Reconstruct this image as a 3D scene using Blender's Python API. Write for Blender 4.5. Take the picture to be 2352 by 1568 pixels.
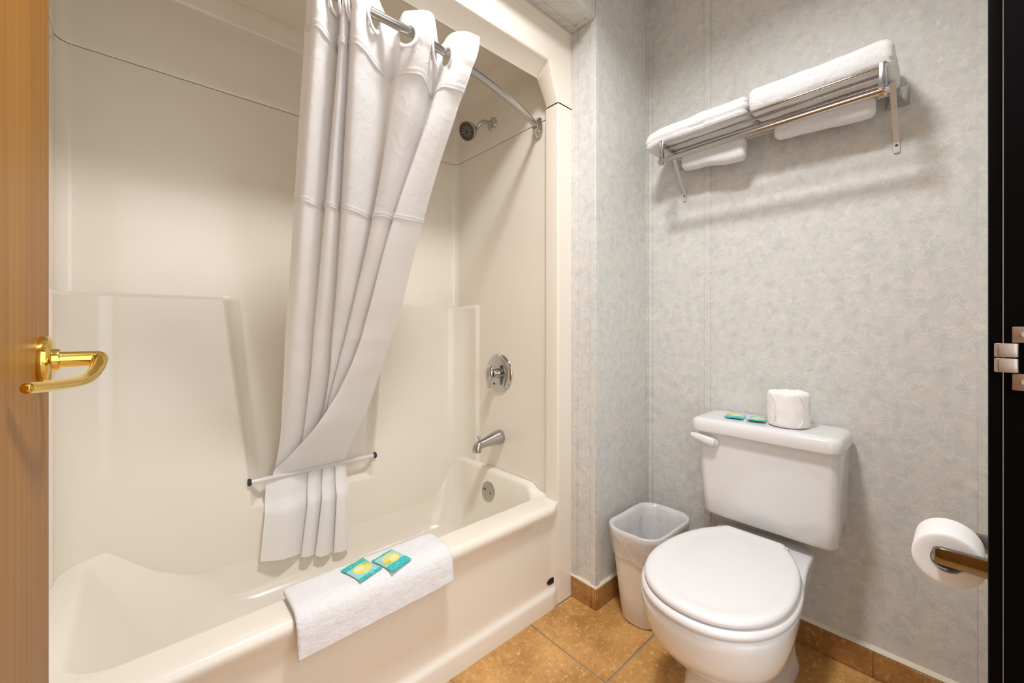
import bpy, bmesh, math, random
from math import pi, sin, cos, radians, sqrt
from mathutils import Vector, Matrix, noise

scn = bpy.context.scene
for o in list(bpy.data.objects):
    bpy.data.objects.remove(o)
COL = scn.collection

# ------------------------------------------------------------------ camera
cam_d = bpy.data.cameras.new('camera')
cam = bpy.data.objects.new('camera', cam_d)
COL.objects.link(cam)
cam.location = (0, 0, 1.10)
cam.rotation_euler = (radians(90), 0, radians(47.85 - 90))
cam_d.sensor_width = 36
cam_d.lens = 940 / 2352 * 36
cam_d.shift_y = -35 / 2352
cam_d.clip_start = 0.01
scn.camera = cam

# ------------------------------------------------------------------ world, lights, exposure
w = bpy.data.worlds.new('world')
scn.world = w
w.use_nodes = True
w.node_tree.nodes['Background'].inputs[0].default_value = (.985, 0.985, 1.0, 1)
w.node_tree.nodes['Background'].inputs[1].default_value = 1.7

def area(name, loc, power, size, rot=(0, 0, 0), col=(1, .96, .9)):
    d = bpy.data.lights.new(name, 'AREA')
    d.shape = 'DISK'; d.size = size; d.energy = power; d.color = col
    o = bpy.data.objects.new(name, d)
    o.location = loc; o.rotation_euler = rot
    COL.objects.link(o)
    return o
area('ceiling_lamp_light', (.60, .50, 2.58), 20.5, .25, col=(.98, .985, 1)).data.spread = radians(146)

scn.view_settings.view_transform = 'Standard'
scn.view_settings.look = 'None'
scn.view_settings.gamma = 1
scn.view_settings.use_curve_mapping = False
scn.view_settings.exposure = 0.19

# ------------------------------------------------------------------ material helpers
def new_mat(name):
    m = bpy.data.materials.new(name)
    m.use_nodes = True
    nt = m.node_tree
    return m, nt, nt.nodes['Principled BSDF'], nt.nodes, nt.links

def setp(b, **k):
    names = {'col': 'Base Color', 'rough': 'Roughness', 'metal': 'Metallic', 'coat': 'Coat Weight', 'coatr': 'Coat Roughness',
             'spec': 'Specular IOR Level', 'sss': 'Subsurface Weight', 'trans': 'Transmission Weight', 'sheen': 'Sheen Weight', 'alpha': 'Alpha', 'ior': 'IOR'}
    for a, v in k.items():
        i = b.inputs[names[a]]
        i.default_value = (v[0], v[1], v[2], 1) if isinstance(v, tuple) else v

def coords(N, L, out='Object', scale=(1, 1, 1), loc=(0, 0, 0)):
    t = N.new('ShaderNodeTexCoord'); mp = N.new('ShaderNodeMapping')
    mp.inputs['Scale'].default_value = scale; mp.inputs['Location'].default_value = loc
    L.new(t.outputs[out], mp.inputs[0])
    return mp.outputs[0]

def nz(N, L, vec, scale, detail=3, rough=.5, out='Fac'):
    n = N.new('ShaderNodeTexNoise'); n.inputs['Scale'].default_value = scale
    n.inputs['Detail'].default_value = detail; n.inputs['Roughness'].default_value = rough
    L.new(vec, n.inputs['Vector'])
    return n.outputs[out]

def ramp(N, L, fac, stops):
    r = N.new('ShaderNodeValToRGB')
    el = r.color_ramp.elements
    while len(el) < len(stops): el.new(.5)
    for e, (p, c) in zip(el, stops):
        e.position = p
        e.color = (c, c, c, 1) if not isinstance(c, tuple) else (c[0], c[1], c[2], 1)
    L.new(fac, r.inputs[0])
    return r.outputs[0]

def mix(N, L, fac, a, b, mode='MIX'):
    n = N.new('ShaderNodeMix'); n.data_type = 'RGBA'; n.blend_type = mode
    for sock, v in ((n.inputs[0], fac), (n.inputs[6], a), (n.inputs[7], b)):
        if isinstance(v, (int, float)): sock.default_value = v
        elif isinstance(v, tuple): sock.default_value = (v[0], v[1], v[2], 1)
        else: L.new(v, sock)
    return n.outputs[2]

def mth(N, L, op, a, b=None):
    n = N.new('ShaderNodeMath'); n.operation = op
    for i, v in enumerate((a, b)):
        if v is None: continue
        if isinstance(v, (int, float)): n.inputs[i].default_value = v
        else: L.new(v, n.inputs[i])
    return n.outputs[0]

def bump(N, L, b, h, strength=.3, dist=.002):
    n = N.new('ShaderNodeBump'); n.inputs['Strength'].default_value = strength; n.inputs['Distance'].default_value = dist
    L.new(h, n.inputs['Height']); L.new(n.outputs[0], b.inputs['Normal'])

def plain(name, col, rough=.4, metal=0, **k):
    m, nt, b, N, L = new_mat(name)
    v = coords(N, L)
    f = nz(N, L, v, 9, 1)
    c = mix(N, L, mth(N, L, 'MULTIPLY', f, .12), col, tuple(x * .82 for x in col))
    L.new(c, b.inputs['Base Color'])
    setp(b, rough=rough, metal=metal, **k)
    return m

def m_wallpaper():
    # the panels are upright planes, so the print runs in (x + y, z)
    m, nt, b, N, L = new_mat('wallpaper')
    sep = N.new('ShaderNodeSeparateXYZ'); L.new(coords(N, L), sep.inputs[0])
    cmb = N.new('ShaderNodeCombineXYZ')
    L.new(mth(N, L, 'ADD', sep.outputs[0], sep.outputs[1]), cmb.inputs[0]); L.new(sep.outputs[2], cmb.inputs[1])
    def at(off):
        mp = N.new('ShaderNodeMapping'); mp.inputs['Location'].default_value = (off, off * 1.3, 0)
        L.new(cmb.outputs[0], mp.inputs[0]); return mp.outputs[0]
    def n2(vec, scale, detail, out='Fac'):
        n = N.new('ShaderNodeTexNoise'); n.noise_dimensions = '2D'
        n.inputs['Scale'].default_value = scale; n.inputs['Detail'].default_value = detail
        L.new(vec, n.inputs['Vector']); return n.outputs[out]
    v = at(0)
    base = mix(N, L, ramp(N, L, n2(v, 15, 3), [(.34, 0.), (.66, 1.)]), (.60, .62, .605), (.675, .655, .61))
    base = mix(N, L, ramp(N, L, n2(v, 38, 2), [(.4, 0.), (.7, .55)]), base, (.74, .72, .68))
    base = mix(N, L, ramp(N, L, n2(at(9), 30, 2), [(.52, 0.), (.72, .5)]), base, (.54, .535, .51))
    hs = None
    for sc, off, th in ((20, 0, .045), (26, 3.1, .045), (31, 7.7, .05), (23, 11.3, .045)):
        v2 = at(off)
        d = n2(v2, 10, 1, 'Color')
        vm = N.new('ShaderNodeVectorMath'); vm.operation = 'MULTIPLY_ADD'
        L.new(d, vm.inputs[0]); vm.inputs[1].default_value = (.17, .17, 0); L.new(v2, vm.inputs[2])
        vo = N.new('ShaderNodeTexVoronoi'); vo.voronoi_dimensions = '2D'; vo.feature = 'DISTANCE_TO_EDGE'
        vo.inputs['Scale'].default_value = sc
        L.new(vm.outputs[0], vo.inputs['Vector'])
        line = ramp(N, L, vo.outputs['Distance'], [(0., 1.), (th, 0.)])
        msk = ramp(N, L, n2(v2, 27, 1), [(.49, 0.), (.57, 1.)])
        ln = mth(N, L, 'MULTIPLY', line, msk)
        hs = ln if hs is None else mth(N, L, 'MAXIMUM', hs, ln)
    c = mix(N, L, mth(N, L, 'MULTIPLY', hs, .5), base, (.84, .82, .775))
    L.new(c, b.inputs['Base Color'])
    bump(N, L, b, hs, .28, .001)
    setp(b, rough=.5, spec=.35)
    return m

def m_tile(name, dark=1.0):
    m, nt, b, N, L = new_mat(name)
    v = coords(N, L)
    f1 = nz(N, L, v, 7, 5, .65)
    c = mix(N, L, ramp(N, L, f1, [(.33, 0.), (.68, 1.)]), (.40, .19, .045), (.68, .375, .125))
    f2 = nz(N, L, v, 60, 4, .7)
    c = mix(N, L, ramp(N, L, f2, [(.54, 0.), (.70, .7)]), c, (.84, .58, .30))
    f3 = nz(N, L, coords(N, L, loc=(5, 3, 1)), 75, 3, .6)
    c = mix(N, L, ramp(N, L, f3, [(.57, 0.), (.72, .6)]), c, (.30, .13, .03))
    if dark != 1.0:
        c = mix(N, L, 1.0, c, (dark, dark * .93, dark * .86), 'MULTIPLY')
    L.new(c, b.inputs['Base Color'])
    bump(N, L, b, f2, .12, .001)
    setp(b, rough=.38)
    return m

def m_oak():
    m, nt, b, N, L = new_mat('oak_veneer')
    v = coords(N, L, scale=(22, 22, .9))
    f1 = nz(N, L, v, 1.5, 4, .6)
    v2 = coords(N, L, scale=(160, 160, 3))
    f2 = nz(N, L, v2, 1, 3, .6)
    wv = N.new('ShaderNodeTexWave'); wv.wave_type = 'BANDS'; wv.bands_direction = 'Y'
    wv.inputs['Scale'].default_value = 1.1; wv.inputs['Distortion'].default_value = 7; wv.inputs['Detail'].default_value = 2
    wv.inputs['Detail Scale'].default_value = .6
    L.new(coords(N, L, scale=(9, 9, .55)), wv.inputs['Vector'])
    c = mix(N, L, ramp(N, L, f1, [(.3, 0.), (.7, 1.)]), (.25, .096, .008), (.35, .150, .013))
    c = mix(N, L, mth(N, L, 'MULTIPLY', wv.outputs['Fac'], .3), c, (.41, .19, .022))
    c = mix(N, L, ramp(N, L, f2, [(.5, 0.), (.75, .35)]), c, (.17, .065, .012))
    L.new(c, b.inputs['Base Color'])
    bump(N, L, b, f2, .05, .0005)
    setp(b, rough=.45, spec=.18)
    return m

def m_terry(name='terry_cotton', col=(.90, .885, .89)):
    m, nt, b, N, L = new_mat(name)
    v = coords(N, L)
    f = nz(N, L, v, 420, 3, .7)
    g = nz(N, L, v, 60, 3, .6)
    c = mix(N, L, ramp(N, L, g, [(.35, .25), (.7, 0.)]), col, tuple(x * .86 for x in col))
    L.new(c, b.inputs['Base Color'])
    h = mth(N, L, 'ADD', mth(N, L, 'MULTIPLY', f, .6), g)
    bump(N, L, b, h, .8, .005)
    setp(b, rough=.95, spec=.1, sheen=.25)
    return m

def m_curtain():
    m, nt, b, N, L = new_mat('curtain_fabric')
    v = coords(N, L)
    sep = N.new('ShaderNodeSeparateXYZ'); L.new(v, sep.inputs[0])
    band = mth(N, L, 'MULTIPLY', ramp(N, L, mth(N, L, 'SUBTRACT', sep.outputs[2], 1.40), [(.05, 0.), (.07, 1.)]), 1.0)
    n1 = nz(N, L, coords(N, L, scale=(1, 1, .8)), 15, 3, .55)
    rid = mth(N, L, 'ABSOLUTE', mth(N, L, 'SUBTRACT', n1, .5))
    wr = ramp(N, L, rid, [(0., 1.), (.07, 0.)])
    h = mth(N, L, 'MULTIPLY', wr, mth(N, L, 'ADD', mth(N, L, 'MULTIPLY', band, .17), .03))
    fine = nz(N, L, v, 900, 1)
    h = mth(N, L, 'ADD', h, mth(N, L, 'MULTIPLY', fine, .02))
    c = mix(N, L, band, (.95, .93, .925), (.90, .89, .895))
    L.new(c, b.inputs['Base Color'])
    bump(N, L, b, h, .45, .004)
    setp(b, rough=.6, spec=.3, sheen=.1)
    tr = N.new('ShaderNodeBsdfTranslucent'); tr.inputs[0].default_value = (.93, .91, .90, 1)
    ms = N.new('ShaderNodeMixShader'); ms.inputs[0].default_value = .28
    L.new(b.outputs[0], ms.inputs[1]); L.new(tr.outputs[0], ms.inputs[2])
    L.new(ms.outputs[0], N['Material Output'].inputs[0])
    return m

def m_liner():
    m, nt, b, N, L = new_mat('bin_liner_plastic')
    v = coords(N, L)
    f = nz(N, L, coords(N, L, scale=(1, 1, .4)), 20, 2, .5)
    rid = mth(N, L, 'ABSOLUTE', mth(N, L, 'SUBTRACT', f, .5))
    wr = ramp(N, L, rid, [(0., 1.), (.1, 0.)])
    bump(N, L, b, wr, .35, .004)
    L.new(mix(N, L, mth(N, L, 'MULTIPLY', wr, .3), (.80, .79, .78), (.92, .91, .90)), b.inputs['Base Color'])  # crease highlights painted in as a lighter tint on the ridges
    setp(b, rough=.22, spec=.6)
    tp = N.new('ShaderNodeBsdfTransparent')
    ms = N.new('ShaderNodeMixShader'); ms.inputs[0].default_value = .68
    L.new(tp.outputs[0], ms.inputs[1]); L.new(b.outputs[0], ms.inputs[2])
    L.new(ms.outputs[0], N['Material Output'].inputs[0])
    return m

def m_acrylic():
    m, nt, b, N, L = new_mat('milky_acrylic')
    f = nz(N, L, coords(N, L), 20)
    L.new(mix(N, L, mth(N, L, 'MULTIPLY', f, .2), (.92, .90, .87), (.86, .84, .80)), b.inputs['Base Color'])
    setp(b, rough=.12, trans=.35, ior=1.49)
    return m

def m_packet(flip=False):
    m, nt, b, N, L = new_mat('soap_packet_print')
    v = coords(N, L, out='Generated')
    sep = N.new('ShaderNodeSeparateXYZ'); L.new(v, sep.inputs[0])
    y = sep.outputs[1]; x = sep.outputs[0]
    teal = (.0, .46, .48); pale = (.30, .60, .58)
    big = ramp(N, L, y, [(.0, 0.), (.68, 0.), (.70, 1.), (1., 1.)])
    small = ramp(N, L, y, [(.0, 1.), (.10, 1.), (.12, 0.), (1., 0.)])
    c = mix(N, L, mth(N, L, 'MAXIMUM', big, small), pale, teal)
    def blob(cx, cy, rx, ry):
        dx = mth(N, L, 'DIVIDE', mth(N, L, 'SUBTRACT', x, cx), rx)
        dy = mth(N, L, 'DIVIDE', mth(N, L, 'SUBTRACT', y, cy), ry)
        d = mth(N, L, 'ADD', mth(N, L, 'MULTIPLY', dx, dx), mth(N, L, 'MULTIPLY', dy, dy))
        return ramp(N, L, d, [(0., 1.), (.9, 1.), (1., 0.)])
    c = mix(N, L, blob(.5, .45, .36, .28), c, (.82, .66, .10))
    c = mix(N, L, blob(.42, .50, .22, .13), c, (.75, .76, .40))
    c = mix(N, L, blob(.80, .60, .16, .07), c, (.45, .50, .05))
    c = mix(N, L, blob(.62, .30, .20, .05), c, (.55, .72, .40))
    st = ramp(N, L, nz(N, L, coords(N, L, out='Generated', scale=(3, 22, 1)), 2, 2), [(.55, 0.), (.65, .35)])
    c = mix(N, L, st, c, (.80, .85, .70))
    L.new(c, b.inputs['Base Color'])
    setp(b, rough=.22, spec=.6)
    return m

MAT = {
    'wallpaper': m_wallpaper(),
    'tile': m_tile('floor_tile'), 'base_tile': m_tile('base_tile', .72),
    'oak': m_oak(), 'terry': m_terry(), 'curtain': m_curtain(), 'liner': m_liner(), 'acrylic': m_acrylic(), 'packet': m_packet(),
    'grout': plain('grout', (.36, .32, .26), .9),
    'cream': plain('cream_fibreglass', (.845, .78, .675), .22, coat=.35, coatr=.08),
    'white': plain('white_porcelain', (.775, .765, .76), .12, coat=.4, coatr=.05),
    'seat': plain('white_seat_enamel', (.765, .745, .735), .25, coat=.2, coatr=.1),
    'chrome': plain('chrome', (.56, .56, .56), .07, 1),
    'satin': plain('satin_steel', (.47, .455, .435), .18, 1),
    'dark_reflect': plain('chrome_dark_reflection', (.27, .25, .24), .1, 1),  # chrome with the dark hall's reflection put into its colour
    'brushed': plain('brushed_steel', (.60, .60, .59), .35, .45),
    'brass': plain('polished_brass', (.86, .62, .16), .1, 1),
    'nickel': plain('antique_nickel', (.45, .38, .33), .35, 1),
    'black': plain('black_paint', (.0012, .0008, .0006), .7, spec=.04),
    'rubber': plain('black_rubber', (.015, .012, .01), .5),
    'sheet': plain('ceiling_paint', (.85, .84, .81), .8),
    'caulk': plain('cream_caulk', (.78, .70, .56), .5),
    'bin': plain('ivory_plastic', (.80, .75, .68), .35),
    'paper': plain('tissue_paper', (.90, .88, .86), .9),
    'wrap': plain('wrapping_paper', (.89, .87, .84), .65),
    'card': plain('grey_card', (.42, .39, .35), .8),
    'ring': plain('white_plastic_ring', (.88, .88, .88), .25),
    'dark': plain('dark_nozzle_face', (.06, .05, .045), .45),
    'badge': plain('navy_badge', (.008, .006, .03), .2),
    'hole': plain('screw_hole_dark', (.02, .018, .015), .6),
    'carpet': plain('hall_carpet', (.40, .36, .30), .95),
    'flange_white': plain('grey_print', (.55, .55, .55), .5),
}

# ------------------------------------------------------------------ mesh helpers
def obj(name, verts, faces, mat, parent=None, smooth=True, angle=38):
    me = bpy.data.meshes.new(name)
    me.from_pydata([tuple(v) for v in verts], [], faces)
    me.validate()
    bm = bmesh.new(); bm.from_mesh(me)
    bmesh.ops.recalc_face_normals(bm, faces=bm.faces)
    bm.to_mesh(me); bm.free()
    return link(name, me, mat, parent, smooth, angle)

def link(name, me, mat, parent=None, smooth=True, angle=38):
    me.materials.append(MAT[mat] if isinstance(mat, str) else mat)
    if smooth:
        me.shade_smooth(); me.set_sharp_from_angle(angle=radians(angle))
    o = bpy.data.objects.new(name, me)
    COL.objects.link(o)
    if parent is not None: put(o, parent)
    return o

def put(o, parent):
    o.parent = parent
    # meshes are modelled in world coordinates; only the empties carry an offset
    if parent.type == 'EMPTY': o.matrix_parent_inverse = Matrix.Translation(-parent.location)

def bmobj(name, bm, mat, parent=None, smooth=True, angle=38):
    me = bpy.data.meshes.new(name)
    bmesh.ops.recalc_face_normals(bm, faces=bm.faces)
    bm.to_mesh(me); bm.free()
    return link(name, me, mat, parent, smooth, angle)

def thing(name, label, cat, loc, group=None):
    o = bpy.data.objects.new(name, None)
    o.location = loc; o.empty_display_size = .05
    COL.objects.link(o)
    tag(o, label, cat, group)
    return o

def tag(o, label, cat, group=None):
    o['label'] = label; o['category'] = cat
    if group: o['group'] = group
    return o

def struct(o, label=None):
    o['kind'] = 'structure'
    if label: o['label'] = label
    return o

def add_box(bm, a, b, bev=0, seg=2, M=None):
    r = bmesh.ops.create_cube(bm, size=1)
    vs = r['verts']
    for v in vs:
        v.co = Vector(((a[i] + b[i]) / 2 + v.co[i] * (b[i] - a[i]) for i in range(3)))
    if bev:
        es = list({e for v in vs for e in v.link_edges})
        rr = bmesh.ops.bevel(bm, geom=es, offset=bev, segments=seg, affect='EDGES', profile=.5)
        vs = list({v for f in rr['faces'] for v in f.verts} | {v for v in vs if v.is_valid})
    if M is not None:
        bmesh.ops.transform(bm, matrix=M, verts=vs)
    return vs

def box(name, a, b, mat, parent=None, bev=0, seg=2, M=None):
    bm = bmesh.new(); add_box(bm, a, b, bev, seg, M)
    return bmobj(name, bm, mat, parent, smooth=bev > 0)

def loft(rings, closed=True, cap0=False, cap1=False):
    """rings: list of equal-length point lists -> verts, faces"""
    n = len(rings[0]); V = [p for r in rings for p in r]; F = []
    for i in range(len(rings) - 1):
        for j in range(n if closed else n - 1):
            k = (j + 1) % n
            F.append((i * n + j, i * n + k, (i + 1) * n + k, (i + 1) * n + j))
    if cap0: F.append(tuple(range(n))[::-1])
    if cap1: F.append(tuple(range((len(rings) - 1) * n, len(rings) * n)))
    return V, F

def frame(d):
    d = Vector(d).normalized()
    u = d.cross(Vector((0, 0, 1)))
    if u.length < 1e-3: u = d.cross(Vector((0, 1, 0)))
    u.normalize()
    return u, d.cross(u).normalized() * -1

def tube(path, rad, n=14, sy=1.0):
    """path: points, rad: float or list; parallel-transported circular section"""
    P = [Vector(p) for p in path]; rings = []
    if not isinstance(rad, (list, tuple)): rad = [rad] * len(P)
    u = None
    for i, p in enumerate(P):
        d = (P[min(i + 1, len(P) - 1)] - P[max(i - 1, 0)]).normalized()
        if u is None: u, _ = frame(d)
        u = (u - d * u.dot(d)).normalized(); v = d.cross(u)
        rings.append([p + (u * cos(2 * pi * k / n) + v * sin(2 * pi * k / n) * sy) * rad[i] for k in range(n)])
    return loft(rings, True, True, True)

def smooth_path(pts, m=8):
    P = [Vector(p) for p in pts]; out = []
    for i in range(len(P) - 1):
        p0 = P[max(i - 1, 0)]; p1 = P[i]; p2 = P[i + 1]; p3 = P[min(i + 2, len(P) - 1)]
        for k in range(m):
            t = k / m
            out.append(.5 * (2 * p1 + (p2 - p0) * t + (2 * p0 - 5 * p1 + 4 * p2 - p3) * t * t + (3 * p1 - p0 - 3 * p2 + p3) * t ** 3))
    out.append(P[-1])
    return out

def lathe(prof, origin, axis, n=32, up=None, cap=True):
    """prof: (distance along axis, radius)"""
    a = Vector(axis).normalized(); u, v = frame(a); o = Vector(origin)
    rings = [[o + a * h + (u * cos(2 * pi * k / n) + v * sin(2 * pi * k / n)) * max(r, 1e-5) for k in range(n)] for h, r in prof]
    return loft(rings, True, cap, cap)

def rrect(x0, x1, y0, y1, r, z, n=8):
    pts = []
    rR, rL = r if isinstance(r, tuple) else (r, r)
    for (cx, cy, a0) in ((x1 - rR, y1 - rR, 0), (x0 + rL, y1 - rL, 90), (x0 + rL, y0 + rL, 180), (x1 - rR, y0 + rR, 270)):
        r = rR if cx > (x0 + x1) / 2 else rL
        for k in range(n + 1):
            a = radians(a0 + 90 * k / n)
            pts.append(Vector((cx + r * cos(a), cy + r * sin(a), z)))
    return pts

def sstep(a, b, x):
    t = min(max((x - a) / (b - a), 0), 1)
    return t * t * (3 - 2 * t)

def interp(x, xs, ys):
    if x <= xs[0]: return ys[0]
    for i in range(len(xs) - 1):
        if x <= xs[i + 1]:
            t = (x - xs[i]) / (xs[i + 1] - xs[i]); return ys[i] + (ys[i + 1] - ys[i]) * t
    return ys[-1]

def disc_torus(center, axis, R, r, n=36, m=10, sz=1.0):
    a = Vector(axis).normalized(); u, v = frame(a); c = Vector(center); rings = []
    for i in range(n):
        t = 2 * pi * i / n
        d = u * cos(t) + v * sin(t)
        rings.append([c + d * R + (d * cos(2 * pi * k / m) + a * sin(2 * pi * k / m) * sz) * r for k in range(m)])
    rings.append(rings[0])
    V, F = loft(rings, True)
    return V, F

# ------------------------------------------------------------------ key dimensions
XW = 1.709           # toilet wall
XC, YC = 1.309, .962  # column faces
YF = 1.079           # tub front flange
XL, XH, YB = -.19, 1.245, 1.82
ZC = 2.63
YN = -.05            # near wall (doorway wall)

# ------------------------------------------------------------------ room shell
fl = struct(box('floor', (-.30, -.17, -.06), (XW + .1, 1.2, -.004), 'grout'), 'orange brown ceramic tile floor with grey grout joints')
hall = struct(box('floor_hall', (-2.2, -3.0, -.06), (3.0, -.17, -.004), 'carpet'), 'hall floor outside the bathroom')
xj = [-.27, .02, .365, .713, 1.062, 1.364, XW]
yj = [-.17, .08, .412, .742, 1.078]
random.seed(3)
for i in range(len(xj) - 1):
    for j in range(len(yj) - 1):
        if xj[i] >= 1.36 and yj[j] >= .9: continue
        g = .0028
        t = box('tile', (xj[i] + g, yj[j] + g, -.010), (xj[i + 1] - g, yj[j + 1] - g, random.uniform(-.0006, .0006)), 'tile', fl, bev=.0015, seg=1)

struct(box('ceiling', (-.35, -.2, ZC), (XW + .1, 1.95, ZC + .06), 'sheet'), 'white bathroom ceiling')
wr = struct(box('wall_right', (XW, -.2, 0), (XW + .09, 1.2, ZC), 'wallpaper'), 'grey green fibre patterned wall behind the toilet')
wb = struct(box('wall_back', (XC, YC, 0), (XW, 1.2, ZC), 'wallpaper'), 'narrow patterned wall return between tub and toilet')
struct(box('wall_header', (-.35, YC, 2.300), (XC, 1.2, ZC), 'wallpaper'), 'patterned bulkhead above the bathtub opening')
struct(box('wall_left', (-.35, -.2, 0), (-.27, 1.2, ZC), 'wallpaper'), 'patterned side wall behind the open wooden door')
wf = struct(box('wall_front', (1.045, -.17, 0), (XW, YN, ZC), 'wallpaper'), 'patterned doorway wall carrying the toilet paper holder')
struct(box('wall_front_left', (-.35, -.17, 0), (-.16, YN, ZC), 'wallpaper'))
struct(box('wall_front_top', (-.16, -.17, 2.08), (1.045, YN, ZC), 'wallpaper'))
struct(box('wall_alcove', (-.42, 1.90, 0), (XW, 1.97, ZC), 'sheet'), 'framing wall behind the bathtub enclosure')
struct(box('wall_alcove_left', (-.42, 1.2, 0), (-.33, 1.90, ZC), 'sheet'))
struct(box('wall_alcove_right', (1.40, 1.2, 0), (1.47, 1.90, ZC), 'sheet'))

# battens and corner strips of the panelling
def batten(a, b, parent): return box('batten_strip', a, b, 'wallpaper', parent, bev=.0012, seg=1)
batten((XW - .0035, .688, .09), (XW, .714, ZC), wr)
batten((XW - .006, YC - .020, .09), (XW, YC, ZC), wr)
batten((XW - .0035, -.045, .09), (XW, -.025, ZC), wr)
batten((XW - .022, YC - .004, .09), (XW - .006, YC, ZC), wb)
batten((XC - .002, YC - .004, .09), (XC + .020, YC, ZC), wb)
batten((XC - .004, YC - .004, .09), (XC, YC + .022, 2.30), wb)
batten((XC - .004, 1.050, .09), (XC, YF, 2.30), wb)
hd = bpy.data.objects['wall_header']
batten((-.27, 1.045, 2.296), (XC - .004, YF, 2.30), hd)
batten((-.27, YC - .002, 2.296), (XC - .004, YC + .022, 2.30), hd)
batten((XC - .026, YC + .022, 2.2965), (XC - .004, 1.045, 2.30), hd)

# tile baseboards
br = struct(box('baseboard_right', (XW - .004, -.045, 0), (XW, YC, .094), 'caulk'), 'brown tile baseboard along the toilet wall with a cream cap')
bj = [-.045, .19, .52, .85, YC]
for i in range(4):
    box('base_tile', (XW - .013, bj[i] + .0018, .001), (XW - .003, bj[i + 1] - .0018, .081), 'base_tile', br, bev=.0015, seg=1)
V, F = loft([[(XW - .011, y, .083), (XW - .011, y, .086), (XW - .004, y, .095), (XW, y, .095), (XW, y, .083)] for y in (-.045, YC)], True, True, True)
obj('cream_cap', V, F, 'caulk', br, smooth=False)
bb = struct(box('baseboard_back', (XC - .003, YC - .003, 0), (XW - .013, YF, .080), 'caulk'), 'brown tile baseboard wrapping the wall corner beside the bathtub')
box('base_tile', (XC - .010, YC + .016, .001), (XC - .002, YF - .001, .081), 'base_tile', bb, bev=.0015, seg=1)
box('base_tile', (XC - .010, YC - .008, .001), (XC - .002, YC + .014, .081), 'base_tile', bb, bev=.0015, seg=1)
box('base_tile', (XC - .001, YC - .010, .001), (XC + .20, YC - .002, .081), 'base_tile', bb, bev=.0015, seg=1)
box('base_tile', (XC + .203, YC - .010, .001), (XW - .014, YC - .002, .081), 'base_tile', bb, bev=.0015, seg=1)
prof = [(.009, .083), (.009, .085), (.002, .093), (-.002, .093), (-.002, .083)]
V, F = loft([[(XC - d, YF, z) for d, z in prof], [(XC - d, YC - d, z) for d, z in prof], [(XW - .012, YC - d, z) for d, z in prof]], True, True, True)
obj('cream_cap', V, F, 'caulk', bb, smooth=False)

# dark door frame on the right, with hinge
tr1 = struct(box('trim_1', (1.0, -.0405, 0), (1.045, -.0265, 2.1), 'black', bev=.0015), 'black door frame edge at the right')
box('stop_strip', (.998, -.20, 0), (1.045, -.0412, 2.1), 'black', tr1, bev=.0012)
box('groove_highlight', (.9978, -.0413, 0), (1.001, -.0405, 2.1), 'nickel', tr1)  # added pale strip standing in for the highlight along the frame groove
box('head_casing', (-.18, -.20, 2.08), (1.0, -.0265, 2.14), 'black', tr1, bev=.0015)
hg = thing('door_hinge', 'aged nickel door hinge on the black door frame', 'hinge', (.99, -.05, 1.0))
for z0, z1 in ((1.0525, 1.0735), (1.029, 1.0505)):
    V, F = loft([rrect(.985, .999, -.0560, -.0315, .005, z) for z in (z0 + .0012, z1 - .0012)], True, True, True)
    kn = [rrect(.9855, .9985, -.0555, -.0320, .005, z0)] + [rrect(.985, .999, -.0560, -.0315, .0052, z) for z in (z0 + .001, z1 - .001)] + [rrect(.9855, .9985, -.0555, -.0320, .005, z1)]
    V, F = loft(kn, True, True, True)
    obj('knuckle', V, F, 'nickel', hg)
for z0, z1 in ((1.0745, 1.0995), (1.0015, 1.0275)):
    lf = box('hinge_leaf', (.994, -.10, z0), (.9985, -.0495, z1), 'nickel', hg, bev=.0012)
    V, F = lathe([(0, .0045), (.0008, .0045), (.0014, .003), (.0012, .001)], (.994, -.0605, (z0 + z1) / 2), (-1, 0, 0), 20)
    obj('screw', V, F, 'nickel', lf)

# open oak door on the left with brass lever
dr = struct(box('door_1', (-.139, .0, .012), (-.104, .93, 2.04), 'oak', bev=.0015), 'honey oak door standing open at the left')
V, F = lathe([(0, .033), (.004, .0335), (.0085, .0325), (.012, .028), (.0125, .015), (.0125, .001)], (-.104, .857, 1.053), (1, 0, 0), 48)
dh = obj('door_handle', V, F, 'brass', dr)
dh['label'] = 'polished brass lever handle with round rose'
V, F = lathe([(.010, .0155), (.017, .0155), (.019, .0145), (.019, .0115), (.020, .011), (.05, .011), (.055, .009)], (-.104, .857, 1.053), (1, 0, 0), 32)
obj('shank', V, F, 'brass', dh)
pth = smooth_path([(-.062, .857, 1.053), (-.050, .857, 1.053), (-.0470, .856, 1.0525), (-.0462, .851, 1.0495), (-.0464, .842, 1.045), (-.0475, .826, 1.039), (-.0515, .802, 1.032), (-.0588, .775, 1.0285), (-.0745, .723, 1.030), (-.089, .675, 1.0335), (-.0905, .670, 1.034), (-.0915, .667, 1.0342)], 5)
V, F = tube(pth, [interp(i / (len(pth) - 1), [0, .15, .22, .35, .5, .7, .9, 1], [.0105, .0108, .010, .0088, .0074, .0066, .0055, .003]) for i in range(len(pth))], 20)
obj('lever', V, F, 'brass', dh)

# ------------------------------------------------------------------ tub and shower unit
tu = thing('tub_shower_unit', 'cream moulded fibreglass bathtub and shower enclosure filling the alcove', 'bathtub', (.52, 1.45, 0))
tu['label'] = 'cream moulded fibreglass bathtub and shower enclosure filling the alcove'

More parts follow.
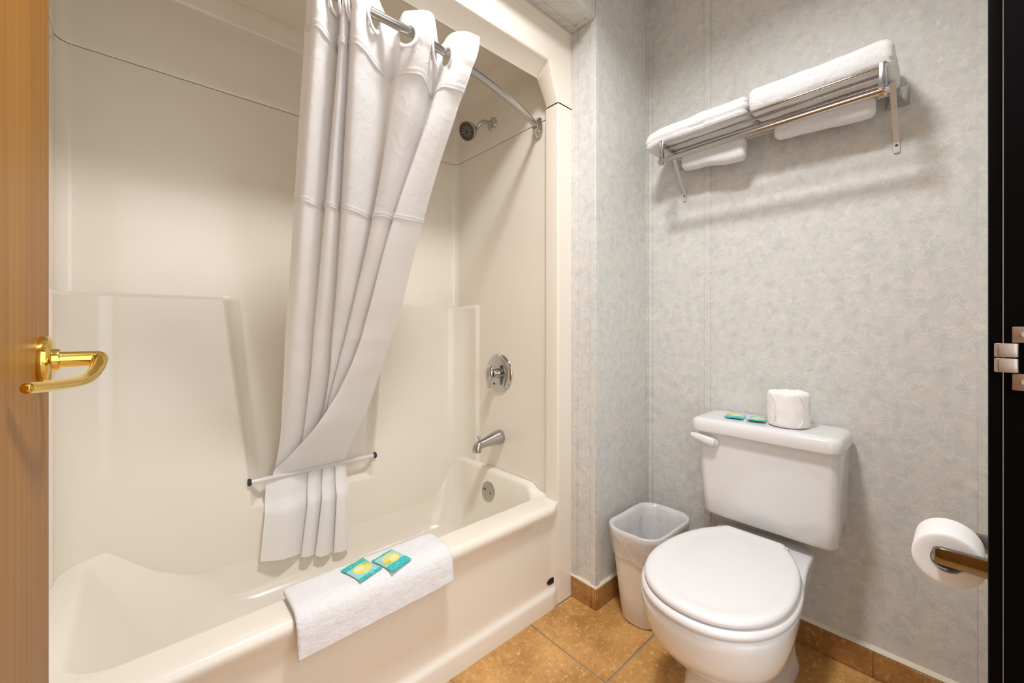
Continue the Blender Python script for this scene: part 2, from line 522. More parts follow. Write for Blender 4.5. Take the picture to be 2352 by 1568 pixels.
def plan_curve(step=.006, r=.035, y0=1.16):
    pts = []
    def seg(a, b):
        n = max(int((Vector(b) - Vector(a)).length / step), 1)
        for k in range(n): pts.append(Vector(a).lerp(Vector(b), k / n))
    def arc(c, a0, a1):
        for k in range(10): 
            a = radians(a0 + (a1 - a0) * k / 10); pts.append(Vector((c[0] + r * cos(a), c[1] + r * sin(a))))
    seg((XH, y0), (XH, YB - r)); arc((XH - r, YB - r), 0, 90)
    seg((XH - r, YB), (XL + r, YB)); arc((XL + r, YB - r), 90, 180)
    seg((XL, YB - r), (XL, y0)); pts.append(Vector((XL, y0)))
    return pts
UP = plan_curve()
YL = 1.775
def inside_low(p):
    x0, x1, y1, r = XL + .013, XH - .013, YL, .11
    if p.x < x0 or p.x > x1 or p.y > y1: return False
    cx = x1 - r if p.x > x1 - r else (x0 + r if p.x < x0 + r else None)
    if cx is not None and p.y > y1 - r:
        return (p - Vector((cx, y1 - r))).length <= r
    return True
def low_point(p):
    c = Vector((min(max(p.x, XL + .25), XH - .25), min(p.y, 1.60)))
    a, b = 0., 1.
    for _ in range(24):
        m = (a + b) / 2
        if inside_low(p.lerp(c, m)): b = m
        else: a = m
    q = p.lerp(c, b)
    return p.lerp(q, sstep(1.615, 1.632, p.y))
LP = [low_point(p) for p in UP]
def q2(t): t = min(max(t, 0), 1); return 1 - (1 - t) ** 2
def recess(x, y, z):
    if y < 1.75: return 0
    h = (z - .425) / .78
    xl = .303 + (.219 - .303) * h; xr = .765 + (.828 - .765) * h
    if x <= xl or x >= xr: return 0
    return min(q2((x - xl) / .05), q2((xr - x) / .035), q2((z - .425) / .03))
zr = [.10, .16, .22, .28, .33, .36, .38, .40] + [.41 + .005 * k for k in range(12)] + [.48 + .02 * k for k in range(35)] + [1.172 + .0035 * k for k in range(13)] + [1.24 + .04 * k for k in range(18)] + [1.9548]
rings = []
for z in zr:
    lz = 1 - sstep(1.193, 1.207, z)
    ring = []
    for u, l in zip(UP, LP):
        m = lz * (1 - recess(l.x, l.y, z))
        q = u.lerp(l, m)
        if z < .40:      # below the rim the sheet runs down inside the basin, then turns out of the way behind it
            q = q.copy()
            if q.x > 1.15 or q.x < -.10: q.x += (.03 if q.x > .5 else -.03) * sstep(.40, .36, z)
            q.y += .012 * sstep(.26, .10, z)
        ring.append(Vector((q.x, q.y, z)))
    rings.append(ring)
V, F = loft(rings, False)
obj('lower_wall_panel', V, F, 'cream', tu, angle=60)
# joint backing and the upper panel with dome
V, F = loft([[Vector((p.x + (.006 if p.x > XH - .03 else (-.006 if p.x < XL + .03 else 0)), p.y + (.006 if p.y > YB - .03 else 0), z)) for p in UP[::4] + [UP[-1]]] for z in (1.945, 1.965)], False)
obj('joint_backing', V, F, 'cream', tu)
rings = []
cen = Vector(((XL + XH) / 2, 1.5))
for z, ins in [(1.9575, .001), (1.957, -.006)][::-1] + [(1.959, -.0015)] + [(2.0 + .05 * k, -.0015) for k in range(4)] + [(2.19 + .07 * sin(a * pi / 16), .07 * (1 - cos(a * pi / 16))) for a in range(0, 9)]:
    ring = []
    for p in UP[::3] + [UP[-1]]:
        x = min(max(p.x, XL + ins), XH - ins) if ins > 0 else p.x + (-ins if False else 0)
        y = min(p.y, YB - ins) if ins > 0 else p.y
        if ins < 0:
            k = -ins
            x = p.x - (k if p.x > XH - .001 else 0) + (k if p.x < XL + .001 else 0); y = p.y - (k if p.y > YB - .001 else 0)
            if ins == -.006:
                x = p.x; y = p.y
        ring.append(Vector((x, y, z)))
    rings.append(ring)
V, F = loft(rings, False)
obj('upper_wall_panel', V, F, 'cream', tu, angle=60)
box('dome_top', (XL - .03, 1.07, 2.2605), (XH + .03, YB + .03, 2.275), 'cream', tu)

# front pillars (right and left) and header with clipped corners
def pillar_plan(sx):
    r = .008; pts = [(1.312, YF), (1.223 + r, YF)]
    for k in range(1, 7):
        a = radians(270 - 90 * k / 6); pts.append((1.223 + r + r * cos(a), YF + r + r * sin(a)))
    pts += [(1.223, 1.140)]
    for k in range(1, 6):
        a = radians(90 * k / 5); pts.append((1.223 + .010 * (1 - cos(a)), 1.140 + .014 * sin(a)))
    pts += [(1.252, 1.172), (1.312, 1.172)]
    return [(p if sx > 0 else (XL + XH - p[0], p[1])) for p in pts]
for sx in (1, -1):
    pp = pillar_plan(sx)
    V, F = loft([[Vector((x, y, z)) for x, y in pp] for z in (0, .3, .42, .8, 1.2, 1.6, 1.979, 1.984)], True, True, True)
    obj('front_pillar', V, F, 'cream', tu, angle=50)
def header_rings():
    base = [(1.223, 1.989), (1.2205, 2.0), (1.174, 2.122), (1.165, 2.131)]
    base = base + [(XL + XH - x, z) for x, z in base[::-1]]
    def off(d):   # offset outward (towards the frame)
        o = []
        for x, z in base:
            sx = 1 if x > .5 else -1
            o.append((x + sx * d * .95, z + (d if z > 2.1 else d * .3 if z > 1.995 else 0)))
        return o
    R = [[Vector((1.312 if x > .5 else XL + XH - 1.312, YF, (z if z < 1.992 else (2.02 if z < 2.05 else (2.297 if abs(x - .53) < .62 else 2.297))))) for x, z in base]]
    R.append([Vector((x, YF, z)) for x, z in off(.010)])
    for a in (30, 60, 90):
        d = .010 * (1 - sin(radians(a))); R.append([Vector((x, YF + .010 * (1 - cos(radians(a))), z)) for x, z in off(d)])
    dn = lambda z: .045 if z > 2.1 else 0
    R.append([Vector((x, 1.140, z - dn(z))) for x, z in off(0)])
    for a in (45, 90):
        R.append([Vector((x, 1.140 + .012 * sin(radians(a)), z - dn(z))) for x, z in off(.012 * (1 - cos(radians(a))))])
    R.append([Vector((max(min(x, 1.26), XL - .015), 1.158, min(z, 2.28))) for x, z in off(.16)])
    return R
V, F = loft(header_rings(), False)
obj('front_header', V, F, 'cream', tu, angle=45)

# the bathtub itself: basin, rim and apron
def zadd(x, y): return .030 * sstep(1.175, 1.203, x) * sstep(1.185, 1.235, y)
bas = [(-.19, 1.242, 1.120, 1.80, .012, .402), (-.13, 1.214, 1.168, 1.790, (.075, .10), .402), (-.127, 1.211, 1.1705, 1.790, (.075, .10), .4005), (-.120, 1.206, 1.175, 1.790, (.077, .10), .395), (-.112, 1.202, 1.179, 1.790, (.08, .105), .385),
       (-.06, 1.190, 1.188, 1.783, (.10, .14), .30), (.0, 1.174, 1.197, 1.7745, (.13, .19), .22), (.06, 1.155, 1.210, 1.763, (.15, .20), .14), (.12, 1.125, 1.235, 1.742, (.15, .20), .105), (.18, 1.07, 1.28, 1.70, (.14, .19), .088), (.28, 1.0, 1.36, 1.60, .1, .084)]
rings = []
for k, b in enumerate(bas):
    ring = rrect(*b, n=14)
    # subdivide long straight edges so the rise at the head end follows smoothly
    rr = []
    for i, p in enumerate(ring):
        q = ring[(i + 1) % len(ring)]; rr.append(p)
        if i % 15 == 14:
            for s in range(1, 12): rr.append(p.lerp(q, s / 12))
    if k < 5:
        for p in rr: p.z += zadd(p.x, p.y)
    rings.append(rr)
V, F = loft(rings, True, False, True)
obj('basin', V, F, 'cream', tu, angle=50)
prof = [(1.165, .402), (1.14, .4025), (1.095, .402), (1.083, .400), (1.074, .3945), (1.069, .386), (1.068, .376), (1.071, .366), (1.077, .355), (1.083, .340), (1.089, .32)]
prof += [(1.090, .30 - .03 * k) for k in range(7)] + [(1.090, .095), (1.0895, .085), (1.088, .078), (1.084, .0715), (1.079, .067), (1.075, .062), (1.0735, .054), (1.0735, .0)]
xs = [-.17 + .05 * k for k in range(27)] + [1.17, 1.18, 1.188, 1.195, 1.2, 1.205, 1.21, 1.214, 1.218, 1.222, 1.226]
rings = []
for x in xs:
    e = sstep(1.186, 1.225, x)
    rings.append([Vector((x, y * (1 - e) + (YF + .0015 if y < 1.12 else y) * e if z < .41 else y, z)) for y, z in prof])
V, F = loft(rings, False)
obj('apron', V, F, 'cream', tu, angle=60)
# badge on the apron
bm = bmesh.new()
V, F = lathe([(0, .0225), (.002, .0225), (.003, .020), (.003, .0001)], (0, 0, 0), (0, -1, 0), 36)
V = [Vector((v.x * 1.25, v.y, v.z * .56)) for v in V]
Mr = Matrix.Translation((1.197, 1.0885, .100)) @ Matrix.Rotation(radians(0), 4, 'Y')
bd = obj('badge', [Mr @ v for v in V], F, 'badge', tu)
bd['label'] = 'small dark blue oval badge'

# towel bar across the recess
tb = thing('towel_bar', 'milky white bar with black end caps across the tub wall recess', 'towel bar', (.53, 1.772, .523))
V, F = tube([(.300, 1.772, .523), (.770, 1.772, .523)], .0085, 20); obj('bar', V, F, 'acrylic', tb)
for x, s in ((.2905, 1), (.7795, -1)):
    V, F = lathe([(0, .0122), (.003, .0128), (.008, .0125), (.0105, .0105), (.0105, .001)], (x, 1.772, .523), (s, 0, 0), 24)
    obj('end_cap', V, F, 'rubber', tb)

# ------------------------------------------------------------------ shower fittings
sh = thing('shower_sprayer', 'chrome shower head with dark nozzle face on a curved arm', 'shower head', (XH, 1.512, 2.064))
V, F = lathe([(0, .032), (.003, .0325), (.008, .029), (.013, .018), (.014, .010)], (XH - .0015, 1.512, 2.064), (-1, 0, 0), 36); obj('wall_flange', V, F, 'chrome', sh)
hc = Vector((1.098, 1.512, 1.985)); hn = Vector((-.80, -.22, -.50)).normalized()
jt = hc - hn * .052
pth = smooth_path([(XH - .004, 1.512, 2.064), (1.222, 1.512, 2.064), (1.200, 1.512, 2.062), (1.178, 1.514, 2.052), jt - hn * .02, jt + hn * .004], 6)
V, F = tube(pth, .0095, 16); obj('arm', V, F, 'chrome', sh)
V, F = lathe([(-.066, .011), (-.060, .0145), (-.052, .0155), (-.050, .013), (-.044, .018), (-.032, .029), (-.016, .0385), (-.004, .0425), (.003, .0435), (.008, .0425), (.0085, .039)], hc, hn, 40); obj('head', V, F, 'satin', sh)
V, F = lathe([(.004, .0395), (.009, .0395), (.0095, .038), (.0095, .001)], hc, hn, 36); fc = obj('nozzle_face', V, F, 'dark', sh)
u_, v_ = frame(hn)
bm = bmesh.new()
for rr_, n_ in ((.021, 10), (.0135, 8)):
    for k in range(n_):
        a = 2 * pi * k / n_
        c = hc + hn * .0098 + (u_ * cos(a) + v_ * sin(a)) * rr_
        r = bmesh.ops.create_cube(bm, size=1)
        Rm = Matrix((u_, v_, hn)).transposed().to_4x4()
        bmesh.ops.transform(bm, matrix=Matrix.Translation(c) @ Rm @ Matrix.Rotation(a, 4, 'Z') @ Matrix.Diagonal((.0055, .0022, .0022, 1)), verts=r['verts'])
bmobj('nozzles', bm, 'satin', fc, smooth=False)

vl = thing('shower_valve', 'round chrome shower valve plate with lever handle on the tub wall', 'valve', (XH, 1.461, .882))
V, F = lathe([(0, .088), (.003, .0885), (.007, .086), (.011, .078), (.0135, .066), (.0145, .05), (.016, .03), (.016, .001)], (XH - .0005, 1.461, .882), (-1, 0, 0), 56); obj('plate', V, F, 'chrome', vl)
V, F = lathe([(.014, .024), (.03, .023), (.032, .020), (.050, .019), (.052, .001)], (XH, 1.461, .882), (-1, 0, 0), 32); obj('stem', V, F, 'chrome', vl)
hs_ = []
for (dx, dy, dz, a, b_) in ((.050, .004, .038, .006, .006), (.054, .004, .030, .018, .011), (.060, .004, .012, .024, .013), (.062, .004, -.004, .025, .013), (.060, .006, -.022, .020, .011), (.057, .010, -.042, .013, .009), (.055, .013, -.062, .012, .008), (.054, .0135, -.068, .009, .006)):
    hs_.append([Vector((XH - dx + b_ * cos(2 * pi * k / 20), 1.461 + dy + a * sin(2 * pi * k / 20), .882 + dz)) for k in range(20)])
V, F = loft(hs_, True, True, True); obj('lever_handle', V, F, 'chrome', vl)
for dy, dz in ((-.034, .034), (.024, -.052)):
    V, F = lathe([(.013, .0055), (.0165, .005), (.0165, .001)], (XH, 1.461 + dy, .882 + dz), (-1, 0, 0), 14); obj('screw', V, F, 'hole', vl)

sp = thing('tub_spout', 'satin chrome tub spout with pull-up diverter knob', 'spout', (XH, 1.455, .574))
rings = []
for x, zc, ry, rz in ((1.246, .583, .031, .033), (1.238, .583, .0325, .034), (1.225, .583, .031, .033), (1.20, .581, .0275, .029), (1.17, .577, .024, .024), (1.145, .574, .0225, .021), (1.128, .571, .0215, .020)):
    rings.append([Vector((x, 1.455 + ry * cos(2 * pi * k / 28), zc + rz * sin(2 * pi * k / 28))) for k in range(28)])
for t in range(1, 7):
    a = radians(90 * t / 6); c = Vector((1.128, 1.455, .549))
    ctr = c + Vector((-.022 * sin(a), 0, .022 * cos(a))); d = Vector((-cos(a), 0, -sin(a))); up = Vector((-sin(a), 0, cos(a)))
    rings.append([ctr + Vector((0, 1, 0)) * .0215 * cos(2 * pi * k / 28) + up * .0195 * sin(2 * pi * k / 28) for k in range(28)])
rings.append([p + Vector((0, 0, -.008)) for p in rings[-1]])
V, F = loft(rings, True, True, True); obj('spout_body', V, F, 'satin', sp, angle=60)
V, F = lathe([(0, .0038), (.022, .0038), (.024, .008), (.027, .0095), (.030, .0085), (.031, .001)], (1.117, 1.455, .578), (0, 0, 1), 20); obj('diverter_knob', V, F, 'chrome', sp)

ov = thing('overflow_plate', 'round chrome overflow plate with two screws inside the bathtub', 'drain plate', (1.19, 1.483, .337))
oa = Vector((-1, 0, .16)).normalized(); oc = Vector((1.1975, 1.483, .335))
V, F = lathe([(-.004, .046), (.004, .046), (.007, .043), (.0085, .036), (.009, .001)], oc, oa, 44); obj('plate', V, F, 'satin', ov)
for s in (-1, 1):
    V, F = lathe([(.006, .0045), (.0098, .0045), (.0098, .001)], oc + Vector((0, s * .021, s * .004)), oa, 14); obj('screw', V, F, 'hole', ov)

# curved shower rod
RX0, RX1, RY, RB = -.188, XH - .002, 1.206, .150
def rod_y(x): return RY - RB * (1 - ((x - (RX0 + RX1) / 2) / ((RX1 - RX0) / 2)) ** 2)
ZR = 1.935
rd = thing('shower_rod', 'bowed chrome shower curtain rod with wall brackets', 'curtain rod', (.53, 1.15, ZR))
pth = [(RX0 + .02 + (RX1 - RX0 - .04) * k / 60,) for k in range(61)]
V, F = tube([(x, rod_y(x), ZR) for (x,) in pth], .0125, 24); obj('rod', V, F, 'satin', rd)
for x, s in ((XH - .001, -1), (XL + .001, 1)):
    rings = []
    for d, hy, hz in ((0, .027, .043), (.004, .0275, .0435), (.010, .026, .041), (.016, .021, .033), (.022, .018, .027), (.030, .0165, .020), (.034, .0145, .017)):
        rings.append([Vector((x + s * d, RY + .002 - d * .35 + hy * (abs(cos(t)) ** .7) * (1 if cos(t) > 0 else -1), ZR + hz * (abs(sin(t)) ** .7) * (1 if sin(t) > 0 else -1))) for t in [2 * pi * k / 32 for k in range(32)]])
    V, F = loft(rings, True, True, True); obj('bracket', V, F, 'chrome', rd)

# ------------------------------------------------------------------ shower curtain
ZS = [1.99, 1.95, 1.9, 1.8, 1.65, 1.5, 1.35, 1.2, 1.05, .95, .85, .78, .72, .66, .60, .54]
TAB = [
 [(0.293,1.062),(0.293,1.062),(0.299,1.079),(0.306,1.129),(0.315,1.205),(0.325,1.282),(0.335,1.360),(0.345,1.440),(0.355,1.520),(0.364,1.573),(0.371,1.624),(0.377,1.661),(0.381,1.692),(0.383,1.723),(0.382,1.754),(0.380,1.785)],  # P1l
 [(0.308,1.017),(0.308,1.017),(0.315,1.035),(0.325,1.087),(0.335,1.165),(0.346,1.245),(0.357,1.324),(0.369,1.408),(0.380,1.493),(0.389,1.550),(0.397,1.606),(0.403,1.646),(0.407,1.680),(0.409,1.713),(0.410,1.747),(0.410,1.781)],  # P1m
 [(0.391,1.092),(0.390,1.092),(0.398,1.110),(0.407,1.162),(0.418,1.240),(0.429,1.317),(0.439,1.393),(0.450,1.468),(0.460,1.542),(0.468,1.591),(0.472,1.640),(0.475,1.674),(0.477,1.704),(0.478,1.732),(0.478,1.761),(0.478,1.789)],  # V1
 [(0.366,1.042),(0.366,1.042),(0.373,1.060),(0.383,1.111),(0.394,1.188),(0.405,1.265),(0.416,1.343),(0.427,1.422),(0.438,1.502),(0.447,1.556),(0.453,1.611),(0.456,1.649),(0.459,1.682),(0.461,1.715),(0.463,1.749),(0.464,1.782)],  # P2l
 [(0.371,1.027),(0.370,1.027),(0.379,1.045),(0.391,1.096),(0.406,1.174),(0.421,1.252),(0.436,1.331),(0.450,1.413),(0.464,1.497),(0.474,1.552),(0.480,1.608),(0.483,1.646),(0.483,1.680),(0.482,1.713),(0.482,1.747),(0.482,1.781)],  # P2m
 [(0.409,1.077),(0.407,1.077),(0.418,1.096),(0.433,1.149),(0.452,1.230),(0.472,1.308),(0.490,1.387),(0.506,1.464),(0.520,1.539),(0.530,1.589),(0.535,1.638),(0.535,1.672),(0.531,1.702),(0.526,1.731),(0.522,1.760),(0.519,1.789)],  # V2
 [(0.387,1.032),(0.386,1.032),(0.396,1.051),(0.411,1.104),(0.430,1.184),(0.450,1.262),(0.468,1.341),(0.485,1.420),(0.499,1.500),(0.511,1.554),(0.517,1.609),(0.518,1.647),(0.515,1.680),(0.512,1.714),(0.509,1.748),(0.508,1.782)],  # P3l
 [(0.404,1.012),(0.403,1.012),(0.415,1.031),(0.431,1.084),(0.453,1.165),(0.475,1.245),(0.493,1.326),(0.506,1.410),(0.515,1.496),(0.521,1.552),(0.523,1.608),(0.522,1.646),(0.518,1.680),(0.515,1.713),(0.514,1.747),(0.514,1.781)],  # P3m
 [(0.534,1.107),(0.530,1.107),(0.537,1.124),(0.549,1.174),(0.567,1.250),(0.581,1.325),(0.587,1.401),(0.585,1.474),(0.579,1.545),(0.572,1.592),(0.564,1.640),(0.555,1.673),(0.549,1.702),(0.544,1.731),(0.543,1.760),(0.543,1.789)],  # V3
 [(0.553,1.062),(0.549,1.062),(0.553,1.078),(0.557,1.127),(0.561,1.200),(0.561,1.274),(0.558,1.348),(0.551,1.424),(0.544,1.501),(0.537,1.554),(0.532,1.609),(0.530,1.647),(0.529,1.680),(0.531,1.714),(0.534,1.748),(0.539,1.782)],  # P4l
 [(0.613,1.017),(0.606,1.017),(0.607,1.036),(0.606,1.088),(0.601,1.168),(0.592,1.247),(0.585,1.327),(0.579,1.408),(0.574,1.489),(0.568,1.545),(0.561,1.602),(0.554,1.642),(0.550,1.677),(0.548,1.711),(0.549,1.746),(0.552,1.781)],  # P4m
 [(0.688,1.097),(0.684,1.097),(0.687,1.114),(0.687,1.164),(0.682,1.240),(0.675,1.313),(0.669,1.387),(0.663,1.458),(0.654,1.529),(0.640,1.577),(0.624,1.627),(0.610,1.662),(0.599,1.692),(0.591,1.724),(0.585,1.757),(0.581,1.789)],  # V4
 [(0.701,1.042),(0.697,1.042),(0.689,1.058),(0.673,1.104),(0.649,1.175),(0.624,1.248),(0.608,1.322),(0.599,1.395),(0.588,1.467),(0.570,1.518),(0.543,1.569),(0.514,1.606),(0.484,1.637),(0.450,1.682),(0.412,1.728),(0.372,1.773)],  # P5l
 [(0.729,1.012),(0.724,1.012),(0.719,1.029),(0.707,1.079),(0.687,1.155),(0.667,1.230),(0.654,1.306),(0.647,1.380),(0.641,1.454),(0.632,1.506),(0.619,1.560),(0.603,1.597),(0.586,1.630),(0.565,1.676),(0.539,1.723),(0.510,1.770)],  # P5m
 [(0.773,1.002),(0.768,1.002),(0.759,1.022),(0.747,1.077),(0.734,1.160),(0.726,1.241),(0.724,1.322),(0.722,1.400),(0.712,1.476),(0.701,1.528),(0.691,1.579),(0.682,1.616),(0.671,1.647),(0.660,1.689),(0.653,1.732),(0.649,1.775)],  # P5r
]
def cr(p0, p1, p2, p3, t):
    return .5 * (2 * p1 + (p2 - p0) * t + (2 * p0 - 5 * p1 + 4 * p2 - p3) * t * t + (3 * p1 - p0 - 3 * p2 + p3) * t ** 3)
def line_at(tabrow, z):
    i = 0
    while i < len(ZS) - 2 and z < ZS[i + 1]: i += 1
    t = (ZS[i] - z) / (ZS[i] - ZS[i + 1])
    n = len(ZS) - 1
    P = [Vector(tabrow[max(min(j, n), 0)]) for j in (i - 1, i, i + 1, i + 2)]
    return cr(*P, t)
NS = 14
def curtain_row(z):
    C = [line_at(r, z) for r in TAB]
    out = []
    n = len(C) - 1
    for i in range(n):
        p0 = C[i - 1] if i else C[0] * 2 - C[1]
        p3 = C[i + 2] if i + 2 <= n else C[n] * 2 - C[n - 1]
        for k in range(NS):
            q = cr(p0, C[i], C[i + 1], p3, k / NS); out.append(Vector((q.x, q.y, z)))
    out.append(Vector((C[n].x, C[n].y, z)))
    return out
zrows = [1.992 - .007 * k for k in range(24)]
while zrows[-1] > .535: zrows.append(zrows[-1] - .013)
zrows[-1] = .522
rows = [curtain_row(max(z, .54)) for z in zrows]
top_row = curtain_row(ZR)
nc = len(top_row)
# lengthwise waviness of the top edge: dips between the rings
cross = []
for i in range(nc - 1):
    a = top_row[i].y - rod_y(top_row[i].x); b_ = top_row[i + 1].y - rod_y(top_row[i + 1].x)
    if a * b_ < 0:
        t = a / (a - b_); cross.append((i + t, top_row[i].lerp(top_row[i + 1], t), (top_row[i + 1] - top_row[i]).normalized()))
for r, z in zip(rows, zrows):
    for i, p in enumerate(r):
        p.z = z
        if z > 1.86:
            back = sstep(.0, .03, p.y - rod_y(p.x) - .004)
            p.z -= .014 * back * sstep(1.86, 1.99, z)
        nn = noise.noise(Vector((p.x * 13, p.y * 9, z * 5))) * .0022
        p.y += nn
        if z < .54: p.y = min(p.y, 1.79)
rings_c = [(c + Vector((0, 0, -.013)), t) for _, c, t in cross]
V, F = loft(rows, False)
F2 = []
for f in F:
    c = sum((Vector(V[k]) for k in f), Vector()) / 4
    if any((c - rc).length < .0265 for rc, _ in rings_c): continue
    F2.append(f)
# tail that hangs below the bar into the tub
TT = [(.353, 1.786), (.425, 1.780), (.506, 1.790), (.502, 1.782), (.528, 1.779), (.561, 1.790), (.557, 1.782), (.580, 1.779), (.610, 1.790), (.606, 1.782), (.628, 1.779), (.650, 1.786)]
TBm = [(.325, .230, 1.745), (.395, .222, 1.722), (.472, .203, 1.758), (.462, .202, 1.735), (.487, .196, 1.725), (.524, .185, 1.758), (.514, .184, 1.735), (.551, .176, 1.725), (.594, .172, 1.758), (.586, .171, 1.735), (.617, .168, 1.726), (.647, .166, 1.740)]
trows = []
for a in range(31):
    t = a / 30
    C = []
    for (x, y), (xb, zb, yb_) in zip(TT, TBm):
        z = .529 + (zb - .529) * t
        y_ = interp(z, [zb, .33, .40, .44, .545], [yb_, yb_ + .002, yb_ + .004, (y + yb_) / 2 + .004, y])
        C.append(Vector((x + (xb - x) * t, y_, z)))
    row = []
    n = len(C) - 1
    for i in range(n):
        p0 = C[i - 1] if i else C[0] * 2 - C[1]
        p3 = C[i + 2] if i + 2 <= n else C[n] * 2 - C[n - 1]
        for k in range(8):
            q = cr(p0, C[i], C[i + 1], p3, k / 8)
            if a == 30: q.z += noise.noise(Vector((q.x * 120, 3, 0))) * .004
            row.append(q)
    row.append(C[n]); trows.append(row)
V2, Ft = loft(trows, False)
base = len(V)
ct = thing('shower_curtain', 'white fabric shower curtain gathered and tucked behind the towel bar', 'curtain', (.5, 1.2, .2))
cobj = obj('cloth', V + V2, F2 + [tuple(k + base for k in f) for f in Ft], 'curtain', ct, angle=80)
for rc, t in rings_c:
    nrm = Vector((t.y, -t.x, 0))
    V, F = disc_torus(rc, nrm, .0305, .0058, sz=.6)
    obj('grommet', V, F, 'ring', ct)
# stitched hems: thin folded bands following the cloth
def hem(z0, h, name):
    R_ = []
    for z, o in ((z0 + h / 2, .0004), (z0 + h / 2, .0022), (z0 + h / 6, .0026), (z0, .0014), (z0 - h / 6, .0026), (z0 - h / 2, .0022), (z0 - h / 2, .0004)):
        row = curtain_row(z); out = []
        for i, p in enumerate(row):
            a = row[max(i - 1, 0)]; b = row[min(i + 1, len(row) - 1)]
            t = (b - a).normalized(); n_ = Vector((t.y, -t.x, 0))
            q = p + n_ * o
            q.y += noise.noise(Vector((p.x * 13, p.y * 9, z * 5))) * .0022
            q.z = z + noise.noise(Vector((p.x * 30, p.y * 30, 1))) * .004
            out.append(q)
        R_.append(out)
    V, F = loft(R_, False)
    obj(name, V, F, 'curtain', ct, angle=80)
hem(1.838, .016, 'hem_band'); hem(1.462, .014, 'hem_band')

# ------------------------------------------------------------------ toilet
TY = .457
to = thing('toilet', 'white two-piece toilet with closed lid against the patterned wall', 'toilet', (1.35, TY, 0))
def egg(xf, xb, hw, hb, z, xm=None, n=64, p=2.15):
    xm = xm if xm is not None else xf + hw * 1.12
    pts = []
    h = n // 2
    for k in range(h + 1):       # front half, from +y side round the front to -y side
        a = pi / 2 + pi * k / h
        c, s = cos(a), sin(a)
        f = lambda q: (1 if q >= 0 else -1) * abs(q) ** (2 / p)
        pts.append(Vector((xm + (xm - xf) * f(c), TY + hw * f(s), z)))
    m = h // 2
    r = min(.05, hb * .6)
    side = [(t / m) for t in range(1, m)]
    for s in (-1,):
        for t in side:
            x = xm + (xb - r - xm) * t; y = hw + (hb - hw) * sstep(0, 1, t)
            pts.append(Vector((x, TY - y, z)))
    for k in range(9):
        a = radians(-90 + 90 * k / 8); pts.append(Vector((xb - r + r * cos(a), TY - hb + r + r * sin(a), z)))
    for k in range(9):
        a = radians(90 * k / 8); pts.append(Vector((xb - r + r * cos(a), TY + hb - r + r * sin(a), z)))
    for t in side[::-1]:
        x = xm + (xb - r - xm) * t; y = hw + (hb - hw) * sstep(0, 1, t)
        pts.append(Vector((x, TY + y, z)))
    return pts
rings = [egg(*q) for q in (
    (1.110, 1.60, .116, .104, 0), (1.110, 1.60, .116, .104, .02), (1.122, 1.59, .108, .099, .045), (1.130, 1.58, .103, .095, .10), (1.127, 1.575, .103, .095, .15),
    (1.105, 1.57, .111, .098, .178), (1.060, 1.57, .132, .106, .208), (1.015, 1.575, .152, .118, .24), (.983, 1.59, .168, .129, .28), (.965, 1.60, .1765, .137, .32),
    (.957, 1.61, .181, .140, .355), (.956, 1.61, .1815, .142, .372), (.958, 1.61, .180, .141, .380), (.966, 1.605, .174, .136, .384))]
V, F = loft(rings, True, True, True)
obj('bowl', V, F, 'white', to, angle=60)
def oval(xf, xb, hw, z, xm=1.185, ar=.318, p=2.15, n=56):
    pts = []
    f = lambda q: (1 if q >= 0 else -1) * abs(q) ** (2 / p)
    for k in range(n + 1):
        a = pi / 2 + pi * k / n
        pts.append(Vector((xm + (xm - xf) * f(cos(a)), TY + hw * f(sin(a)), z)))
    L_ = xb - xm; q_ = .022
    ys = lambda x: hw * sqrt(max(0, 1 - ((x - xm) / ar) ** 2))
    for t in range(1, 17):
        x = xm + (L_ - q_) * t / 16; pts.append(Vector((x, TY - ys(x), z)))
    y0 = ys(xb - q_)
    for k in range(1, 7):
        a = radians(90 * k / 6); pts.append(Vector((xb - q_ + q_ * sin(a), TY - y0 + .020 * (1 - cos(a)), z)))
    for k in range(6, 0, -1):
        a = radians(90 * k / 6); pts.append(Vector((xb - q_ + q_ * sin(a), TY + y0 - .020 * (1 - cos(a)), z)))
    for t in range(16, 0, -1):
        x = xm + (L_ - q_) * t / 16; pts.append(Vector((x, TY + ys(x), z)))
    return pts
def flat_egg(zs, xb, hb, mat, name, grow=0):
    R_ = []
    for z, d in zs:
        R_.append(oval(.954 - grow + d, xb - d, .183 + grow - d, z, ar=.318 - d))
    V, F = loft(R_, True, True, True)
    return obj(name, V, F, mat, to, angle=60)
flat_egg([(.3865, .006), (.389, .001), (.396, 0), (.403, .003), (.4065, .010)], 1.475, .115, 'seat', 'seat', .003)
# lid: gently dished centre panel with rounded rim
R_ = []
for z, d in ((.4085, .008), (.411, .002), (.417, .0), (.424, .003), (.4275, .009), (.4285, .018), (.4282, .032), (.4268, .042), (.4265, .05), (.4275, .09), (.4280, .13)):
    R_.append(oval(.961 + d, 1.478 - d * .9, .179 - d * .9, z, ar=.318 - d * .9))
V, F = loft(R_, True, True, True)
obj('seat_lid', V, F, 'seat', to, angle=60)
for s in (-1, 1):
    box('hinge_cap', (1.470, TY + s * .075 - .018, .386), (1.495, TY + s * .075 + .018, .412), 'seat', to, bev=.005)
